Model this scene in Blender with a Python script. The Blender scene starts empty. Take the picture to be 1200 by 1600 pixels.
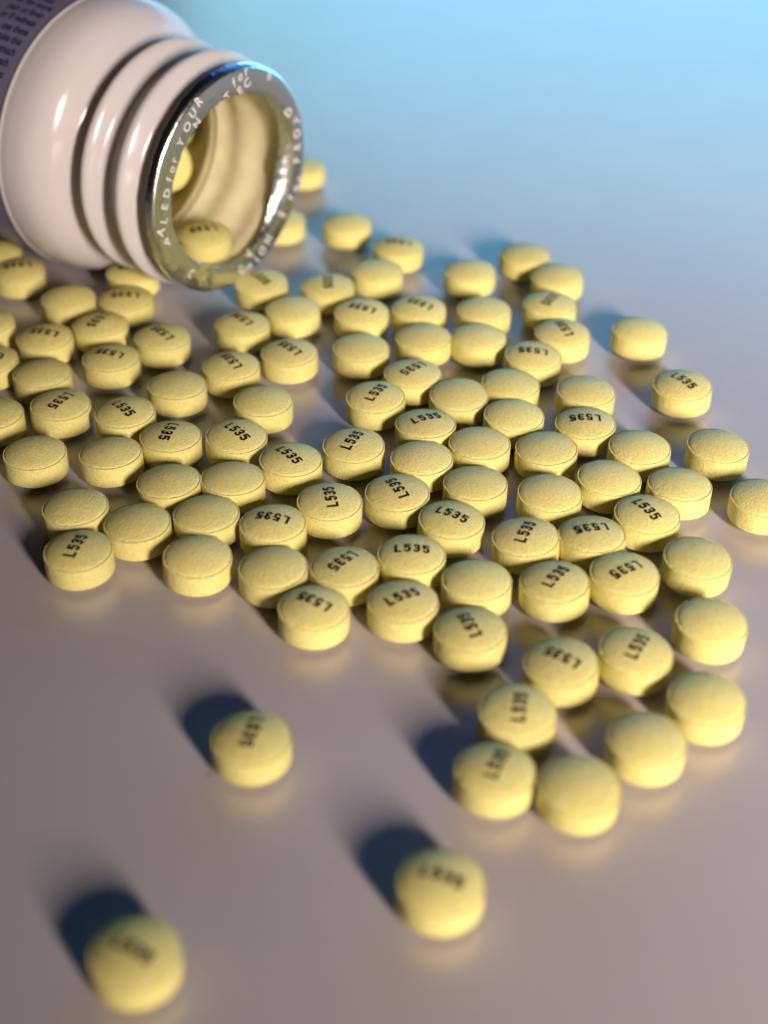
import bpy, bmesh, math, random
import numpy as np
from mathutils import Vector, Matrix, noise

random.seed(7)
MM = 0.001                      # everything below is given in millimetres
scene = bpy.context.scene
col = scene.collection

# ------------------------------------------------------------------ camera
cam_d = bpy.data.cameras.new('camera')
cam = bpy.data.objects.new('camera', cam_d)
col.objects.link(cam)
scene.camera = cam
TH, ROLL = math.radians(36.89), 0.01
fwd = Vector((0, math.cos(TH), -math.sin(TH)))
up0 = Vector((0, math.sin(TH), math.cos(TH)))
rgt0 = Vector((1, 0, 0))
rgt = math.cos(ROLL) * rgt0 + math.sin(ROLL) * up0
upv = -math.sin(ROLL) * rgt0 + math.cos(ROLL) * up0
m = Matrix((rgt, upv, -fwd)).transposed().to_4x4()
m.translation = Vector((0, 0, 110.4)) * MM
cam.matrix_world = m
cam_d.sensor_fit = 'HORIZONTAL'
cam_d.sensor_width = 36.0
cam_d.lens = 36.0 * 2306 / 1200
cam_d.clip_start = 0.005
cam_d.clip_end = 20.0
cam_d.dof.use_dof = True
cam_d.dof.focus_distance = 0.1855
cam_d.dof.aperture_fstop = 19.0

# ------------------------------------------------------------------ world + lamps
world = bpy.data.worlds.new('World')
scene.world = world
world.use_nodes = True
bg = world.node_tree.nodes['Background']
bg.inputs['Color'].default_value = (0.06, 0.13, 0.40, 1)
bg.inputs['Strength'].default_value = 0.006

def area(name, loc, target, sx, sy, power, color):
    d = bpy.data.lights.new(name, 'AREA')
    d.shape = 'RECTANGLE'
    d.size = sx * MM
    d.size_y = sy * MM
    d.energy = power
    d.color = color
    o = bpy.data.objects.new(name, d)
    col.objects.link(o)
    o.location = Vector(loc) * MM
    o.rotation_euler = (Vector(target) - Vector(loc)).to_track_quat('-Z', 'Y').to_euler()
    return o

# warm desk lamp at the right, behind the camera
desk = area('desk_lamp_light', (255, -310, 188), (98, 150, 0), 60, 150, 0.64, (1.0, 0.84, 0.74))
desk.data.spread = math.radians(51)
# large cool light far behind the table, to the right
area('cool_back_light', (185, 470, 72), (130, 300, 0), 560, 135, 0.68, (0.26, 0.76, 1.0))
# the dimmer blue room beyond it
area('cool_room_light', (280, 760, 310), (60, 150, 0), 720, 600, 0.9, (0.11, 0.31, 1.0))

vs = scene.view_settings
scene.display_settings.display_device = 'sRGB'
vs.view_transform = 'Standard'
vs.look = 'None'
vs.exposure = 0.0
vs.gamma = 1.0
vs.use_curve_mapping = False

# ------------------------------------------------------------------ materials
def new_mat(name):
    mt = bpy.data.materials.new(name)
    mt.use_nodes = True
    nt = mt.node_tree
    return mt, nt, nt.nodes['Principled BSDF']

def node(nt, typ, **kw):
    n = nt.nodes.new(typ)
    for k, v in kw.items():
        setattr(n, k, v)
    return n

def noise_node(nt, vec, scale, detail=3.0, rough=0.5):
    n = node(nt, 'ShaderNodeTexNoise')
    n.inputs['Scale'].default_value = scale
    n.inputs['Detail'].default_value = detail
    n.inputs['Roughness'].default_value = rough
    nt.links.new(vec, n.inputs['Vector'])
    return n

def ramp(nt, fac, stops):
    r = node(nt, 'ShaderNodeValToRGB')
    el = r.color_ramp.elements
    while len(el) < len(stops):
        el.new(0.5)
    for e, (p, c) in zip(el, stops):
        e.position = p
        e.color = (c[0], c[1], c[2], 1)
    nt.links.new(fac, r.inputs['Fac'])
    return r

def bump(nt, height, dist, strength=1.0, prev=None):
    b = node(nt, 'ShaderNodeBump')
    b.inputs['Distance'].default_value = dist
    b.inputs['Strength'].default_value = strength
    nt.links.new(height, b.inputs['Height'])
    if prev is not None:
        nt.links.new(prev, b.inputs['Normal'])
    return b.outputs['Normal']

def obj_vec(nt, randomise=True):
    tc = node(nt, 'ShaderNodeTexCoord')
    if not randomise:
        return tc.outputs['Object']
    oi = node(nt, 'ShaderNodeObjectInfo')
    cm = node(nt, 'ShaderNodeVectorMath', operation='SCALE')
    cx = node(nt, 'ShaderNodeCombineXYZ')
    for i in range(3):
        nt.links.new(oi.outputs['Random'], cx.inputs[i])
    nt.links.new(cx.outputs[0], cm.inputs[0])
    cm.inputs['Scale'].default_value = 0.7
    ad = node(nt, 'ShaderNodeVectorMath', operation='ADD')
    nt.links.new(tc.outputs['Object'], ad.inputs[0])
    nt.links.new(cm.outputs[0], ad.inputs[1])
    return ad.outputs[0]

def make_tablet_mat():
    mt, nt, p = new_mat('yellow_film_coat')
    v = obj_vec(nt)
    n1 = noise_node(nt, v, 2600, 5, 0.7)
    r = ramp(nt, n1.outputs['Fac'], [(0.34, (0.67, 0.585, 0.19)), (0.5, (0.77, 0.69, 0.245)), (0.68, (0.82, 0.745, 0.285))])
    oi = node(nt, 'ShaderNodeObjectInfo')
    hs = node(nt, 'ShaderNodeHueSaturation')
    mr = node(nt, 'ShaderNodeMapRange')
    mr.inputs['To Min'].default_value = 0.9
    mr.inputs['To Max'].default_value = 1.04
    nt.links.new(oi.outputs['Random'], mr.inputs['Value'])
    nt.links.new(mr.outputs[0], hs.inputs['Value'])
    nt.links.new(r.outputs['Color'], hs.inputs['Color'])
    nt.links.new(hs.outputs['Color'], p.inputs['Base Color'])
    p.inputs['Roughness'].default_value = 0.46
    p.inputs['Specular IOR Level'].default_value = 0.25
    a = noise_node(nt, v, 4300, 3, 0.6)
    b = noise_node(nt, v, 7000, 2, 0.6)
    nn = bump(nt, a.outputs['Fac'], 0.00013, 1.0)
    nn = bump(nt, b.outputs['Fac'], 0.00004, 0.7, nn)
    nt.links.new(nn, p.inputs['Normal'])
    return mt

def make_imprint_mat():
    mt, nt, p = new_mat('dark_imprint_ink')
    v = obj_vec(nt)
    n = noise_node(nt, v, 4500, 3, 0.6)
    r = ramp(nt, n.outputs['Fac'], [(0.25, (0.10, 0.06, 0.04)), (0.35, (0.012, 0.004, 0.006)), (1.0, (0.008, 0.002, 0.004))])
    nt.links.new(r.outputs['Color'], p.inputs['Base Color'])
    p.inputs['Roughness'].default_value = 0.55
    p.inputs['Specular IOR Level'].default_value = 0.1
    return mt

def make_table_mat():
    mt, nt, p = new_mat('white_lacquered_table')
    v = obj_vec(nt, False)
    n = noise_node(nt, v, 35, 5, 0.55)
    r = ramp(nt, n.outputs['Fac'], [(0.3, (0.45, 0.41, 0.405)), (0.7, (0.48, 0.435, 0.43))])
    sp = node(nt, 'ShaderNodeTexVoronoi')
    sp.inputs['Scale'].default_value = 90
    nt.links.new(v, sp.inputs['Vector'])
    cr = ramp(nt, sp.outputs['Distance'], [(0.018, (0, 0, 0)), (0.026, (1, 1, 1))])
    mx = node(nt, 'ShaderNodeMix', data_type='RGBA')
    nt.links.new(cr.outputs['Color'], mx.inputs['Factor'])
    mx.inputs['A'].default_value = (0.2, 0.17, 0.16, 1)
    nt.links.new(r.outputs['Color'], mx.inputs['B'])
    nt.links.new(mx.outputs['Result'], p.inputs['Base Color'])
    rr = noise_node(nt, v, 120, 4)
    rm = node(nt, 'ShaderNodeMapRange')
    rm.inputs['To Min'].default_value = 0.28
    rm.inputs['To Max'].default_value = 0.35
    nt.links.new(rr.outputs['Fac'], rm.inputs['Value'])
    nt.links.new(rm.outputs[0], p.inputs['Roughness'])
    p.inputs['IOR'].default_value = 2.0
    g = noise_node(nt, v, 800, 4)
    nt.links.new(bump(nt, g.outputs['Fac'], 0.00005, 0.4), p.inputs['Normal'])
    return mt

def make_plastic_mat():
    mt, nt, p = new_mat('white_bottle_plastic')
    v = obj_vec(nt, False)
    n = noise_node(nt, v, 120, 3)
    r = ramp(nt, n.outputs['Fac'], [(0.3, (0.68, 0.65, 0.66)), (0.7, (0.71, 0.68, 0.69))])
    nt.links.new(r.outputs['Color'], p.inputs['Base Color'])
    p.inputs['Roughness'].default_value = 0.16
    p.inputs['Subsurface Weight'].default_value = 0.0
    g = noise_node(nt, v, 260, 3)
    nt.links.new(bump(nt, g.outputs['Fac'], 0.00006, 0.35), p.inputs['Normal'])
    tr = node(nt, 'ShaderNodeBsdfTranslucent')          # thin polyethylene lets some light through
    tr.inputs['Color'].default_value = (0.80, 0.72, 0.55, 1)
    mx = node(nt, 'ShaderNodeMixShader')
    mx.inputs['Fac'].default_value = 0.22
    out = nt.nodes['Material Output']
    nt.links.new(p.outputs[0], mx.inputs[1])
    nt.links.new(tr.outputs[0], mx.inputs[2])
    nt.links.new(mx.outputs[0], out.inputs['Surface'])
    return mt

def make_foil_mat():
    mt, nt, p = new_mat('silver_seal_foil')
    p.inputs['Base Color'].default_value = (0.80, 0.82, 0.83, 1)
    p.inputs['Metallic'].default_value = 1.0
    p.inputs['Roughness'].default_value = 0.25
    v = obj_vec(nt, False)
    a = noise_node(nt, v, 220, 3, 0.55)
    b = noise_node(nt, v, 700, 3)
    nn = bump(nt, a.outputs['Fac'], 0.0002, 0.5)
    nn = bump(nt, b.outputs['Fac'], 0.0001, 0.5, nn)
    nt.links.new(nn, p.inputs['Normal'])
    return mt

def make_plain(name, colr, rough, spec=0.5, vary=0.06, scale=300):
    mt, nt, p = new_mat(name)
    v = obj_vec(nt, False)
    n = noise_node(nt, v, scale, 4)
    lo = tuple(c * (1 - vary) for c in colr)
    hi = tuple(min(1, c * (1 + vary)) for c in colr)
    r = ramp(nt, n.outputs['Fac'], [(0.3, lo), (0.7, hi)])
    nt.links.new(r.outputs['Color'], p.inputs['Base Color'])
    p.inputs['Roughness'].default_value = rough
    p.inputs['Specular IOR Level'].default_value = spec
    return mt

M_TABLET = make_tablet_mat()
M_INK = make_imprint_mat()
M_TABLE = make_table_mat()
M_PLASTIC = make_plastic_mat()
M_FOIL = make_foil_mat()
M_BOUNCE_TINT = make_plain('bounce_tinted_plastic', (0.74, 0.67, 0.43), 0.4, 0.4, 0.08, 400)  # yellow tint painted in for light bouncing off the tablets inside
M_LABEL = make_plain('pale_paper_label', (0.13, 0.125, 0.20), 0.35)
M_LABEL_INK = make_plain('navy_label_ink', (0.012, 0.014, 0.07), 0.45)
M_FOIL_INK = make_plain('pale_foil_print', (0.62, 0.60, 0.60), 0.5)

# ------------------------------------------------------------------ helpers
def mesh_obj(name, verts, faces, mat, parent=None, smooth=True, sharp=None):
    me = bpy.data.meshes.new(name)
    me.from_pydata([tuple(Vector(v) * MM) for v in verts], [], faces)
    me.materials.append(mat)
    if smooth:
        me.polygons.foreach_set('use_smooth', [True] * len(me.polygons))
    me.update()
    if sharp:
        me.set_sharp_from_angle(angle=sharp)
    o = bpy.data.objects.new(name, me)
    col.objects.link(o)
    if parent is not None:
        o.parent = parent
    return o

def tag(o, label, cat, group=None):
    o['label'] = label
    o['category'] = cat
    if group:
        o['group'] = group

def spline(pts, n):
    """Catmull-Rom through pts, n steps per span"""
    P = [np.array(q, float) for q in pts]
    P = [2 * P[0] - P[1]] + P + [2 * P[-1] - P[-2]]
    out = []
    for i in range(1, len(P) - 2):
        for k in range(n):
            t = k / n
            a, b, c, d = P[i - 1:i + 3]
            out.append(0.5 * (2 * b + (c - a) * t + (2 * a - 5 * b + 4 * c - d) * t * t + (3 * b - a - 3 * c + d) * t ** 3))
    out.append(P[-2])
    return out

# ------------------------------------------------------------------ the setting: the table top
def build_table():
    w, d, t, bv = 700, 800, 18, 2.0
    bm = bmesh.new()
    bmesh.ops.create_cube(bm, size=1)
    for v in bm.verts:
        v.co = Vector((v.co.x * 2 * w, 150 + v.co.y * 1.4 * d, -t / 2 + v.co.z * t)) * MM
    bmesh.ops.bevel(bm, geom=bm.edges[:], offset=bv * MM, segments=3, affect='EDGES', profile=0.5)
    me = bpy.data.meshes.new('tabletop')
    bm.to_mesh(me)
    bm.free()
    me.materials.append(M_TABLE)
    o = bpy.data.objects.new('tabletop', me)
    col.objects.link(o)
    o['kind'] = 'structure'
    o['label'] = 'glossy white table top under the bottle and tablets'
build_table()

# ------------------------------------------------------------------ tablets
R, SIDE, DOME = 4.0, 2.68, 0.95
CAP = (R * R + DOME * DOME) / (2 * DOME)          # radius of the domed faces

def dome_z(r):
    return DOME + SIDE + math.sqrt(CAP * CAP - r * r) - (CAP - DOME)

def tablet_mesh(seed):
    prof = []                                     # (r, z, grain)
    zt = DOME + SIDE
    for r in (0.0, 1.4, 2.5, 3.3, 3.72):
        prof.append((r, 2 * DOME + SIDE - dome_z(r)))
    prof += [(3.93, DOME - 0.03), (3.99, DOME + 0.02), (4.0, DOME + 0.09), (4.0, DOME + 0.9), (4.0, zt - 0.9), (4.0, zt - 0.16), (4.0, zt - 0.06),
             (3.99, zt - 0.005), (3.95, zt + 0.028), (3.91, zt + 0.025), (3.85, zt - 0.01), (3.79, zt - 0.035), (3.72, dome_z(3.74) - 0.03)]
    for r in (3.5, 3.1, 2.6, 2.0, 1.4, 0.8, 0.35, 0.0):
        prof.append((r, dome_z(r)))
    N = 96
    off = Vector((seed * 13.7, seed * 5.1, seed * 3.3))
    verts, faces, rings = [], [], []
    for r, z in prof:
        if r == 0:
            rings.append([len(verts)])
            verts.append((0, 0, z))
            continue
        ring = []
        for k in range(N):
            a = 2 * math.pi * k / N
            x, y = r * math.cos(a), r * math.sin(a)
            n1 = noise.noise(Vector((x, y, z)) * 0.9 + off) * 0.020
            n2 = noise.noise(Vector((x, y, z)) * 3.5 + off) * 0.014
            edge = 1.0 if z > zt - 0.15 and r > 3.7 else 0.0
            chip = max(0, noise.noise(Vector((x, y, 0)) * 1.6 + off * 2) - 0.42) * 0.30 * edge
            n3 = noise.noise(Vector((x, y, z)) * 7 + off) * 0.022 * edge
            s = 1 + (n1 + n2 - chip) / 4.0
            ring.append(len(verts))
            verts.append((x * s, y * s, z + (n1 + n2 + n3) * (0.8 if r < 3.95 else 0.3) - chip * 0.6))
        rings.append(ring)
    for A, B in zip(rings, rings[1:]):
        for k in range(N):
            k2 = (k + 1) % N
            if len(A) == 1:
                faces.append((A[0], B[k2], B[k]))
            elif len(B) == 1:
                faces.append((A[k], A[k2], B[0]))
            else:
                faces.append((A[k], A[k2], B[k2], B[k]))
    me = bpy.data.meshes.new('tablet')
    me.from_pydata([tuple(Vector(v) * MM) for v in verts], [], faces)
    me.polygons.foreach_set('use_smooth', [True] * len(me.polygons))
    me.materials.append(M_TABLET)
    me.update()
    return me

TABLET_MESHES = [tablet_mesh(s) for s in range(8)]

def imprint_mesh():
    """L535 as narrow square-shouldered strokes lying on the domed face"""
    H, W, S, ADV = 1.48, 0.80, 0.295, 1.08
    h, w = H - S, W - S
    c = 0.17
    five = [(w, h), (0, h), (0, h * 0.56), (c, h * 0.62), (w - c, h * 0.62), (w, h * 0.50), (w, c), (w - c, 0), (c, 0), (0, c * 0.9)]
    three = [(0, h - c * 0.9), (c, h), (w - c, h), (w, h - c), (w, h * 0.5 + c), (w - c, h * 0.52), (w * 0.35, h * 0.52),
             (w - c, h * 0.52), (w, h * 0.5 - c), (w, c), (w - c, 0), (c, 0), (0, c * 0.9)]
    ell = [(0, h), (0, 0), (w, 0)]
    verts, faces = [], []
    x0 = -(3 * ADV + w) / 2
    lift = 0.034
    def put(x, y):
        r = math.hypot(x, y)
        verts.append((x, y, dome_z(min(r, 3.7)) + lift))
        return len(verts) - 1
    for gi, g in enumerate((ell, five, three, five)):
        ox, oy = x0 + gi * ADV, -h / 2
        for (ax, ay), (bx, by) in zip(g, g[1:]):
            dx, dy = bx - ax, by - ay
            L = math.hypot(dx, dy)
            dx, dy = dx / L, dy / L
            e = S * 0.42
            ax2, ay2, L2 = ax - dx * e, ay - dy * e, L + 2 * e
            n = max(1, int(L2 / 0.3))
            prev = None
            for k in range(n + 1):
                t = L2 * k / n
                px, py = ox + ax2 + dx * t, oy + ay2 + dy * t
                p = put(px - dy * S / 2, py + dx * S / 2)
                q = put(px + dy * S / 2, py - dx * S / 2)
                if prev:
                    faces.append((prev[1], q, p, prev[0]))
                prev = (p, q)
        # stagger the strokes by a hair so overlapping quads never share a plane
    for i, f in enumerate(faces):
        pass
    me = bpy.data.meshes.new('imprint')
    me.from_pydata([tuple(Vector(v) * MM) for v in verts], [], faces)
    me.materials.append(M_INK)
    me.update()
    return me

IMPRINT = imprint_mesh()

def place_tablet(matrix, angle, label, i):
    o = bpy.data.objects.new('tablet', TABLET_MESHES[i % len(TABLET_MESHES)])
    col.objects.link(o)
    spin = math.radians(angle) if angle is not None else random.uniform(0, 6.28)
    o.matrix_world = matrix @ Matrix.Rotation(spin, 4, 'Z')
    tag(o, label, 'tablet', 'yellow tablets spilled from the bottle')
    if angle is not None:
        t = bpy.data.objects.new('imprint', IMPRINT)
        col.objects.link(t)
        t.parent = o
        t.location = (random.uniform(-0.12, 0.12) * MM, random.uniform(-0.18, 0.18) * MM, 0.004 * MM)
    return o

# x, y on the table (mm), direction the code reads (degrees, None = blank side up), label
TABLETS = [
    (-61.27, 209.38, None, 'blank yellow tablet cut by the left edge, lying against the bottle label'),
    (-56.45, 202.94, 192.0, 'yellow tablet, L535 at left edge, right in front of the tablet touching the label'),
    (-38.96, 202.97, 181.0, 'yellow tablet, L535 half hidden beneath the rings of the bottle neck'),
    (-47.18, 194.25, None, 'blank yellow tablet below the bottle shoulder, left of a level upside-down code'),
    (-38.63, 194.35, 181.0, 'yellow tablet, L535 level and upside down, touching the tablet under the bottle neck'),
    (-41.37, 186.78, 244.0, 'yellow tablet, L535 down to the left, behind and between two upside-down codes near the left'),
    (-48.72, 182.79, 164.5, 'yellow tablet, L535 upside down, behind the leftmost uncut blank tablet at upper left'),
    (-31.68, 183.32, 132.5, 'yellow tablet, L535 sloping up-left, standing alone below the left of the foil rim'),
    (-57.88, 186.94, None, 'blank yellow tablet cut by the left edge, second one below the bottle'),
    (-55.12, 176.49, 177.5, 'yellow tablet, L535 cut by the left edge, only a trace of the code showing'),
    (-47.10, 173.32, None, 'blank yellow tablet at upper left, just behind a tablet whose code runs down-left'),
    (-38.30, 177.53, 161.5, 'yellow tablet, L535 upside down, with open table between it and the blank tablet in front'),
    (-42.99, 165.20, 241.0, 'yellow tablet, L535 running down-left, second from left edge, touching its right neighbour'),
    (-34.47, 163.59, 309.5, 'yellow tablet, L535 down to the right, between a down-left code and a blank tablet'),
    (-28.17, 170.61, None, 'blank yellow tablet standing apart in the left half, right of three printed tablets'),
    (-51.64, 162.95, None, 'blank yellow tablet cut by the left edge, lowest of the tablets on that edge'),
    (-19.14, 199.99, 305.5, 'yellow tablet, L535 partly covered by the bottom of the silver foil rim'),
    (-13.91, 191.94, None, 'blank yellow tablet touching two printed tablets just below the foil rim'),
    (-20.74, 187.51, 131.5, 'yellow tablet, L535 sloping up-left, left of the blank tablet below the foil rim'),
    (-8.87, 199.17, 272.0, 'yellow tablet, L535 with code end-on and short, right of the foil rim'),
    (-3.58, 190.77, 156.0, 'yellow tablet, L535 upside down, behind a blank tablet in the upper middle'),
    (-13.56, 179.28, 132.5, 'yellow tablet, L535 sloping up-left, right one of a touching pair below the mouth'),
    (-21.36, 175.56, 124.0, 'yellow tablet, L535 sloping up-left, left one of a touching pair below the mouth'),
    (-16.19, 166.68, None, 'blank yellow tablet standing apart at left middle, in front of the up-left code pair'),
    (-3.40, 180.75, None, 'blank yellow tablet in the upper middle, between an upside-down code behind and open table left'),
    (-1.44, 167.78, 59.0, 'yellow tablet, L535 rising to the right, leftmost of the central crowd behind an upright code'),
    (-1.36, 204.21, None, 'blank yellow tablet right of the tablet whose code is end-on, near the bottle mouth'),
    (-6.52, 220.53, None, 'blank yellow tablet blurred and alone, right of the foil rim in the background'),
    (-17.26, 221.74, None, 'blank yellow tablet half hidden behind the right side of the foil rim'),
    (-14.96, 242.83, None, 'blank yellow tablet farthest away, blurred, peeking out behind the top of the foil rim'),
    (1.92, 212.50, 170.5, 'yellow tablet, L535 farthest printed one, blurred, beyond the bottle mouth'),
    (12.70, 204.51, None, 'blank yellow tablet in the far middle, open table around, right of the farthest code'),
    (21.72, 210.22, None, 'blank yellow tablet farthest of the five in the upper right line'),
    (25.95, 203.08, None, 'blank yellow tablet second farthest of the five in the upper right line'),
    (24.42, 194.34, 238.5, 'yellow tablet, L535 down to the left, third of the five in the upper right line'),
    (4.91, 192.33, 145.5, 'yellow tablet, L535 upside down, third from right in its far row, beside a blank one'),
    (14.50, 192.26, None, 'blank yellow tablet in the far middle, behind the blank tablet with a golden left side'),
    (25.49, 185.59, 107.5, 'yellow tablet, L535 sloping up-left, fourth of the five in the upper right line'),
    (5.26, 183.87, None, 'blank yellow tablet in the far middle, in front of an upside-down code'),
    (13.45, 184.28, None, 'blank yellow tablet with a golden left side, touching a blank neighbour in the far middle'),
    (20.94, 178.96, 171.5, 'yellow tablet, L535 upside down, nearest of the five in the upper right line'),
    (3.79, 174.13, 222.0, 'yellow tablet, L535 down to the left, in the centre behind an upright code'),
    (17.35, 171.77, None, 'blank yellow tablet in front of the nearest upside-down code of the upper right line'),
    (10.02, 168.44, None, 'blank yellow tablet in the centre, just right of a code running down to the left'),
    (17.19, 163.73, None, 'blank yellow tablet in the centre, between two blank tablets and left of an upside-down code'),
    (5.27, 161.95, 23.5, 'yellow tablet, L535 nearly upright and sharp, in the middle of the central crowd'),
    (27.36, 170.06, None, 'blank yellow tablet at centre right, directly behind a level upside-down code'),
    (26.19, 162.10, 179.0, 'yellow tablet, L535 level and upside down at centre right, in front of a blank tablet'),
    (36.96, 186.58, None, 'blank yellow tablet standing alone at the upper right with open table all around'),
    (40.39, 171.58, 304.0, 'yellow tablet, L535 down to the right, standing alone at the right above the blank ones'),
    (43.02, 157.09, None, 'blank yellow tablet tilted, at the right, between the lone printed one and the right edge'),
    (32.72, 156.61, None, 'blank yellow tablet at right, behind the touching pair of blank tablets near the right'),
    (28.22, 149.81, None, 'blank yellow tablet at right, left one of a touching pair behind a down-right code'),
    (36.71, 148.83, None, 'blank yellow tablet at right, right one of a touching pair behind a down-right code'),
    (46.40, 145.80, None, 'blank yellow tablet cut by the right edge of the picture'),
    (-44.32, 154.03, None, 'blank yellow tablet at far left, alone above the dark blue shadow'),
    (-34.99, 154.35, None, 'blank yellow tablet at left, between the far left blank tablet and a down-left code'),
    (-27.63, 158.24, 256.5, 'yellow tablet, L535 steeply down to the left, right of a blank tablet at left'),
    (-26.90, 148.28, None, 'blank yellow tablet at left, in front of the steep down-left code'),
    (-37.44, 142.61, None, 'blank yellow tablet behind the front left printed tablet, its shadow falling to the left'),
    (-29.49, 139.57, None, 'blank yellow tablet touching the front left printed tablet on its right'),
    (-35.50, 134.01, 75.5, 'yellow tablet, L535 rising steeply, front left corner of the crowd with a dark shadow'),
    (-21.43, 141.55, None, 'blank yellow tablet at lower left, touching both a blank tablet and an upside-down code'),
    (-21.31, 133.13, None, 'blank yellow tablet at the front left edge of the crowd, with open table before it'),
    (-18.98, 158.09, 312.0, 'yellow tablet, L535 running down-right, in front of the lone blank tablet at left middle'),
    (-11.73, 153.14, 310.5, 'yellow tablet, L535 down to the right, touching a rising code on its right'),
    (-4.02, 156.25, 63.5, 'yellow tablet, L535 rising to the right, touching a down-right code on its left'),
    (-18.70, 149.13, None, 'blank yellow tablet between a down-right code behind and an upside-down code in front'),
    (-6.54, 144.22, 100.5, 'yellow tablet, L535 upward along the tablet, left of another steep code in the middle'),
    (-13.29, 139.84, 163.5, 'yellow tablet, L535 upside down, at lower left centre behind a blank front tablet'),
    (1.55, 146.13, 116.5, 'yellow tablet, L535 steeply up-left, touching a steep code on its left in the middle'),
    (-12.72, 131.32, None, 'blank yellow tablet on the front edge, behind and left of an upside-down front code'),
    (-4.49, 131.82, 229.5, 'yellow tablet, L535 down to the left, behind the two printed tablets of the front edge'),
    (12.22, 157.29, None, 'blank yellow tablet in the centre, right behind another blank tablet and below a blank one'),
    (4.65, 153.73, None, 'blank yellow tablet in the centre, in front of the nearly upright code'),
    (20.57, 156.24, None, 'blank yellow tablet at centre right, in front of the level upside-down code on its left'),
    (11.26, 148.53, None, 'blank yellow tablet in the centre, behind the tablet with a gently falling code'),
    (20.47, 146.32, None, 'blank yellow tablet at centre right, behind a rising code and left of two blank ones'),
    (8.32, 140.86, 330.5, 'yellow tablet, L535 gently falling to the right, in the lower centre'),
    (16.48, 137.63, 66.0, 'yellow tablet, L535 rising steeply, right of the gently falling code'),
    (3.25, 134.27, 357.5, 'yellow tablet, L535 level and upright, in the lower centre'),
    (10.59, 129.66, None, 'blank yellow tablet in the lower centre, behind a front tablet with a steep up-left code'),
    (19.20, 129.44, 52.0, 'yellow tablet, L535 rising to the right, beside an upside-down code on the lower right'),
    (24.54, 138.54, 190.5, 'yellow tablet, L535 upside down at lower right, between a steep and a falling code'),
    (31.82, 142.19, 300.5, 'yellow tablet, L535 falling to the right at lower right, in front of two blank ones'),
    (27.69, 130.77, 213.5, 'yellow tablet, L535 running down-left at lower right, touching a rising code on its left'),
    (36.64, 133.83, None, 'blank yellow tablet at lower right, standing apart right of the down-left code'),
    (36.35, 122.61, None, 'blank yellow tablet at lower right, second of three blank ones along the right side'),
    (27.51, 117.72, 60.0, 'yellow tablet, L535 rising, loosely placed at lower right with bright gaps around'),
    (33.58, 110.38, None, 'blank yellow tablet at lower right, third blank one down the right side, touching another'),
    (26.66, 104.94, None, 'blank yellow tablet touching the right-hand blank tablet on its lower left'),
    (-7.56, 124.39, 148.0, 'yellow tablet, L535 upside down on the front edge, with open table before it'),
    (2.17, 125.80, 30.0, 'yellow tablet, L535 rising gently, second from left of the three front edge codes'),
    (9.45, 121.21, 110.5, 'yellow tablet, L535 steeply up-left, rightmost of the three front edge codes'),
    (18.65, 115.81, 142.0, 'yellow tablet, L535 upside down and blurred, behind the vertical code of the front group'),
    (13.93, 108.29, 80.5, "yellow tablet, L535 running straight up and blurred, behind the front group's nearest code"),
    (11.26, 100.70, 66.0, 'yellow tablet, L535 blurred and rising, beside the nearest blank tablet of the front group'),
    (19.48, 98.31, None, 'blank yellow tablet nearest of the blank ones, blurred, in the front group'),
    (-13.12, 104.38, 255.5, 'yellow tablet, L535 lying alone at left, farthest of the three stray front tablets'),
    (5.50, 86.64, 337.0, 'yellow tablet, L535 lying alone at centre, middle one of the three stray front tablets'),
    (-21.13, 78.65, 328.5, 'yellow tablet, L535 very blurred, nearest of all, at the bottom left corner'),]

for i, (x, y, ang, label) in enumerate(TABLETS):
    tx, ty = random.gauss(0, 1.3), random.gauss(0, 1.3)
    c = Vector((0, 0, CAP * MM))                   # roll on the domed underside
    mt = (Matrix.Translation(Vector((x, y, 0)) * MM + c) @ Matrix.Rotation(math.radians(tx), 4, 'X')
          @ Matrix.Rotation(math.radians(ty), 4, 'Y') @ Matrix.Translation(-c))
    place_tablet(mt, ang, label, i)

# ------------------------------------------------------------------ the bottle
PSI, TILT = math.radians(-36.23), math.radians(-2.0)
U = Vector((math.cos(PSI) * math.cos(TILT), math.sin(PSI) * math.cos(TILT), math.sin(TILT)))
E_ = Vector((-math.sin(PSI), math.cos(PSI), 0))
W_ = U.cross(E_)
MOUTH = Vector((-22.49, 199.95, 20.02))
LEN = 82.0
bottle = bpy.data.objects.new('pill_bottle', None)
col.objects.link(bottle)
bm_ = Matrix((E_, W_, U)).transposed().to_4x4()
bm_.translation = (MOUTH - LEN * U) * MM
bottle.matrix_world = bm_
bottle.empty_display_size = 0.01
tag(bottle, 'open white plastic pill bottle lying on its side, torn silver foil round its mouth', 'bottle')

def lathe(name, prof, mat, parent, n=160, closed=False, inner=None):
    """prof: (a = distance behind the mouth, r)"""
    verts, faces = [], []
    m_ = len(prof)
    for a, r in prof:
        for k in range(n):
            t = 2 * math.pi * k / n
            verts.append((r * math.cos(t), r * math.sin(t), LEN - a))
    for i in range(m_ if closed else m_ - 1):
        j = (i + 1) % m_
        for k in range(n):
            k2 = (k + 1) % n
            faces.append((i * n + k, j * n + k, j * n + k2, i * n + k2))
    o = mesh_obj(name, verts, faces, mat, parent)
    if inner is not None:                          # inner walls carry the tablets' yellow bounce light as painted colour
        o.data.materials.append(M_BOUNCE_TINT)
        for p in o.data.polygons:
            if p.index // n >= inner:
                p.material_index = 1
    return o

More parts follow.
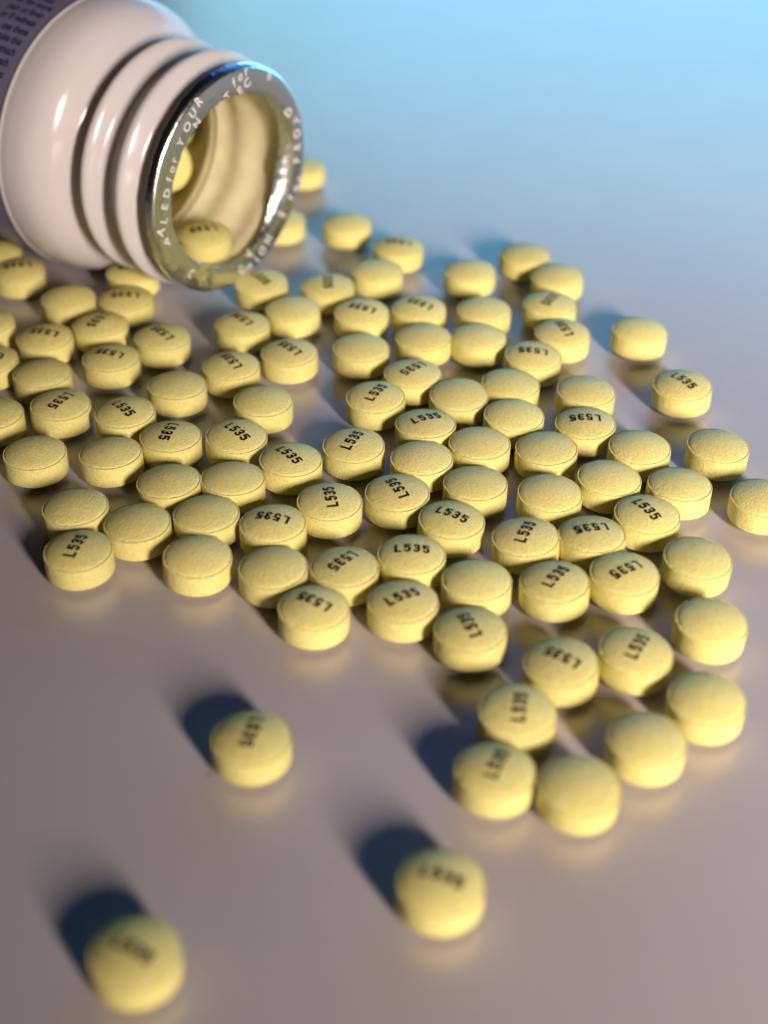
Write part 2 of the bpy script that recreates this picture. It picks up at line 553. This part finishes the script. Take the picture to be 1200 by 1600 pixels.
neck_out = [(0.0, 14.0), (0.0, 15.6), (0.5, 16.15), (1.2, 15.9), (1.9, 15.1), (3.0, 14.8), (4.0, 15.2), (4.8, 16.4), (5.45, 17.25), (6.0, 17.45), (6.6, 17.25), (7.4, 16.2),
            (8.2, 15.2), (9.2, 14.85), (10.2, 14.85), (11.1, 15.5), (11.8, 16.7), (12.3, 17.3), (12.75, 17.48), (13.25, 17.3), (13.9, 16.4), (14.7, 15.0), (15.4, 14.5)]
body_out = [(15.4, 14.5), (16.2, 14.6), (17.0, 15.4), (17.8, 16.8), (18.8, 18.3), (20.3, 19.65), (22.0, 20.45), (24.0, 20.85), (25.5, 20.95)]
neck_in = [(15.4, 13.4), (12.7, 13.9), (9.6, 13.4), (6.0, 13.9), (3.0, 13.4), (0.6, 13.6), (0.1, 13.85)]
body_in = [(66.0, 19.3), (30.0, 19.3), (24.0, 19.2), (21.0, 18.4), (19.0, 16.4), (17.4, 14.2), (16.4, 13.5), (15.4, 13.4)]
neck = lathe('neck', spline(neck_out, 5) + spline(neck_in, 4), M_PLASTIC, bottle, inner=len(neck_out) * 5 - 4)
bead = [(25.62, 20.97), (25.7, 21.06), (25.85, 21.12), (26.05, 21.12), (26.2, 21.06), (26.28, 20.9), (26.4, 20.8)]
heel = [(74.0, 20.8), (77.0, 20.6), (79.5, 19.7), (81.2, 18.0), (82.0, 16.0)]
base = [(81.6, 14.5), (80.6, 12.0), (80.2, 6.0), (80.1, 0.05), (79.0, 0.05), (79.0, 12.0), (77.5, 17.5), (72.0, 19.3)]
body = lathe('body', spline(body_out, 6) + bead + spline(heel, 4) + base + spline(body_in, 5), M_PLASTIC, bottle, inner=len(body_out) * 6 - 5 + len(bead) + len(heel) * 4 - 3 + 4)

LAB_R = 20.87
label = lathe('label', [(26.42, LAB_R), (26.5, LAB_R + 0.03), (73.0, LAB_R + 0.03), (73.1, LAB_R)], M_LABEL, bottle, n=200)
label['label'] = 'pale printed paper label wrapped round the bottle'

_text_cache = {}
def text_polys(s, size, res=4):
    """outline the text with the built-in font and return flat verts and faces, plus its width"""
    key = (s, size)
    if key in _text_cache:
        return _text_cache[key]
    cu = bpy.data.curves.new('text_tmp', 'FONT')
    cu.body = s
    cu.size = size
    cu.resolution_u = res
    cu.fill_mode = 'FRONT'
    cu.offset = 0.028 * size
    o = bpy.data.objects.new('text_tmp', cu)
    col.objects.link(o)
    dg = bpy.context.evaluated_depsgraph_get()
    me = bpy.data.meshes.new_from_object(o.evaluated_get(dg))
    bm = bmesh.new()
    bm.from_mesh(me)
    bmesh.ops.triangulate(bm, faces=bm.faces[:])
    bm.verts.index_update()
    vs_ = [(v.co.x, v.co.y) for v in bm.verts]
    fs_ = [tuple(v.index for v in f.verts) for f in bm.faces]
    bm.free()
    bpy.data.objects.remove(o)
    bpy.data.curves.remove(cu)
    bpy.data.meshes.remove(me)
    x0 = min(v[0] for v in vs_)
    x1 = max(v[0] for v in vs_)
    _text_cache[key] = (vs_, fs_, x0, x1)
    return _text_cache[key]

# label copy: each line runs along the bottle and ends near its shoulder
LINES = [('is not', 29.0, 103.0), ('ever for more', 27.9, 107.3), ('pain or fever', 27.85, 112.0), ('or if redness', 27.95, 116.8),
         ('use these', 27.9, 121.7), ('take this', 27.95, 126.4), ('stomach', 27.95, 131.2), ('each', 28.05, 136.0), ('as', 28.1, 140.8)]
verts, faces = [], []
for s, a_end, phi in LINES:
    vs_, fs_, x0, x1 = text_polys(s, 1.75)
    b0 = len(verts)
    for x, y in vs_:
        a = a_end + (x1 - x) * 0.80
        t = math.radians(phi) - (y - 0.45) / LAB_R
        verts.append(((LAB_R + 0.05) * math.cos(t), (LAB_R + 0.05) * math.sin(t), LEN - a))
    faces += [tuple(b0 + i for i in f) for f in fs_]
lt = mesh_obj('lettering', verts, faces, M_LABEL_INK, label, smooth=False)
lt['label'] = 'navy blue lines of small print'

# foil seal: its centre is torn out, the rest is pressed over the lip
def foil_in(phi):
    """radius and depth of the torn inner edge"""
    d = math.degrees(phi)
    d = (d + 180) % 360 - 180
    g = math.exp(-((d + 12) / 42.0) ** 2)
    rag = noise.noise(Vector((math.cos(phi) * 4, math.sin(phi) * 4, 1.3))) * 0.22 + noise.noise(Vector((math.cos(phi) * 14, math.sin(phi) * 14, 4.3))) * 0.14
    return 12.75 - 0.9 * g + rag, 0.12 + 1.7 * g

def crumple(phi):
    d = (math.degrees(phi) + 180) % 360 - 180
    return math.exp(-((d + 122) / 20.0) ** 2)

def foil_point(phi, t):
    """t = 0 at the torn edge, 1 at the end of the skirt"""
    ri, ai = foil_in(phi)
    path = [(ri, ai), (ri + 0.4 * (13.9 - ri), ai * 0.4), (13.9, -0.04), (14.7, -0.14), (15.6, -0.17), (16.25, -0.12), (16.56, 0.10), (16.68, 0.4), (16.7, 0.75), (16.72, 1.15)]
    f = t * (len(path) - 1)
    i = min(int(f), len(path) - 2)
    u = f - i
    P = [path[max(0, i - 1)], path[i], path[i + 1], path[min(len(path) - 1, i + 2)]]
    def cr(k):
        a, b, c, d = (q[k] for q in P)
        return 0.5 * (2 * b + (c - a) * u + (2 * a - 5 * b + 4 * c - d) * u * u + (3 * b - a - 3 * c + d) * u ** 3)
    r, a = cr(0), cr(1)
    q = Vector((math.cos(phi) * r, math.sin(phi) * r, 0))
    c = crumple(phi)
    amp = 0.02 + 0.10 * c
    nz = noise.noise(q * 0.55 + Vector((3, 1, 9))) + 0.5 * noise.noise(q * 1.5)
    fold = abs(noise.noise(Vector((phi * 7, 2.2, t * 0.6)))) * (0.06 + 0.9 * c)
    skirt = max(0, t - 0.62) / 0.38
    r += skirt * (0.10 * noise.noise(Vector((math.cos(phi) * 22, math.sin(phi) * 22, t * 2))) + 0.12) + 0.10 * fold
    a += amp * nz * (1 - 0.4 * skirt) - 0.28 * fold * (1 - skirt)
    a += skirt * 0.2 * noise.noise(Vector((math.cos(phi) * 9, math.sin(phi) * 9, 7)))
    return r, min(a, 9) if t > 0.55 else a

NF, MF = 420, 34
verts, faces = [], []
for j in range(MF + 1):
    for k in range(NF):
        phi = 2 * math.pi * k / NF
        r, a = foil_point(phi, j / MF)
        verts.append((r * math.cos(phi), r * math.sin(phi), LEN - a + 0.06))
for j in range(MF):
    for k in range(NF):
        k2 = (k + 1) % NF
        faces.append((j * NF + k, (j + 1) * NF + k, (j + 1) * NF + k2, j * NF + k2))
foil = mesh_obj('seal_foil', verts, faces, M_FOIL, bottle)
sm = foil.modifiers.new('thickness', 'SOLIDIFY')
sm.thickness = 0.05 * MM
sm.offset = 0
foil['label'] = 'torn silver foil seal printed SEALED for YOUR PROTECTION'

# what is left of its print, letter by letter: character, place on the ring (mm), direction it reads
FOIL_PRINT = [('A', -15.5, -1.96, 63), ('L', -14.6, -0.5, 62), ('E', -14.3, 1.44, 65), ('D', -13.7, 3.28, 59), ('f', -13.1, 5.1, 59), ('o', -12.5, 6.38, 59), ('r', -11.9, 7.6, 57),
    ('Y', -10.5, 9.62, 49), ('O', -9.1, 11.4, 47), ('U', -7.9, 13.0, 40), ('R', -6.6, 14.3, 36), ('P', -14.1, -3.9, 58), ('N', -7.0, 11.2, 45),
    ('f', 0.68, 14.75, 24), ('o', 1.91, 15.3, 21), ('r', 3.3, 15.7, 14), ('C', 3.49, 13.8, 35), ('E', 2.08, 13.1, 35), ('T', -0.62, 13.0, 35), ('n', 8.2, 13.6, -5),
    ('D', 12.6, 6.6, 41), ('T', 14.5, 4.7, 60), ('O', 14.5, 2.6, 68), ('R', 14.6, 0.5, 76), ('P', 14.5, -1.6, 82),
    ('f', 12.98, -7.28, 53), ('o', 14.0, -6.0, 50), ('r', 14.9, -4.7, 50), ('S', 10.96, -9.42, 49), ('N', 7.6, -12.3, 52), ('O', 6.1, -13.6, 48), ('I', 4.8, -14.6, 46), ('T', 3.4, -15.4, 44),
    ('C', 1.3, -14.9, 42), ('Y', 3.4, -13.2, 50), ('O', -9.7, -11.0, 96), ('I', -10.1, -12.2, 96)]
ts = [i / 60 for i in range(0, 61)]
verts, faces = [], []
for ch, ex, wy, ang in FOIL_PRINT:
    vs_, fs_, x0, x1 = text_polys(ch, 2.05)
    ca, sa = math.cos(math.radians(ang)), math.sin(math.radians(ang))
    b0 = len(verts)
    for x, y in vs_:
        x2, y2 = (x - (x0 + x1) / 2) * 0.85, y - 0.7
        X, Y = ex + ca * x2 - sa * y2, wy + sa * x2 + ca * y2
        phi, rr = math.atan2(Y, X), math.hypot(X, Y)
        lo, best = 0.0, None
        for t in ts:
            r, a = foil_point(phi, t * 0.66)
            if best is None or abs(r - rr) < best[0]:
                best = (abs(r - rr), a, r)
        rr = min(max(rr, foil_point(phi, 0)[0]), 16.6)
        verts.append((rr * math.cos(phi), rr * math.sin(phi), LEN - best[1] + 0.06 + 0.075))
    faces += [tuple(b0 + i for i in f) for f in fs_]
fl = mesh_obj('lettering', verts, faces, M_FOIL_INK, foil, smooth=False)
fl['label'] = 'pale letters of the words SEALED for YOUR PROTECTION'

# ------------------------------------------------------------------ tablets still inside the bottle
def inside(a, e, w, nrm, ang, label, i):
    """centre of the tablet in the bottle's own frame and the way its face points"""
    c = MOUTH - a * U + e * E_ + w * W_
    n = Vector(nrm).normalized()
    q = Vector((0, 0, 1)).rotation_difference(n)
    mt = Matrix.Translation(c * MM) @ q.to_matrix().to_4x4() @ Matrix.Translation(Vector((0, 0, -(DOME + SIDE / 2) * MM)))
    return place_tablet(mt, ang, label, i)

inside(5.4, -0.6, -11.3, (0.02, -0.06, 1.0), 194, 'yellow tablet, L535 upside down, lying inside the mouth of the bottle', 3)
inside(21.0, 7.6, -6.6, (0.55, -0.75, 0.35), None, 'blank yellow tablet on edge deep inside the bottle, half hidden by foil', 5)

for k, (a, ph) in enumerate(((27.2, -14), (27.2, -43), (27.2, -72))):
    c_, s_ = math.cos(math.radians(ph)), math.sin(math.radians(ph))
    inside(a, 16.6 * c_, 16.6 * s_, -(c_ * E_ + s_ * W_), None, 'blank yellow tablet left deep inside the bottle, behind the foil rim', k)
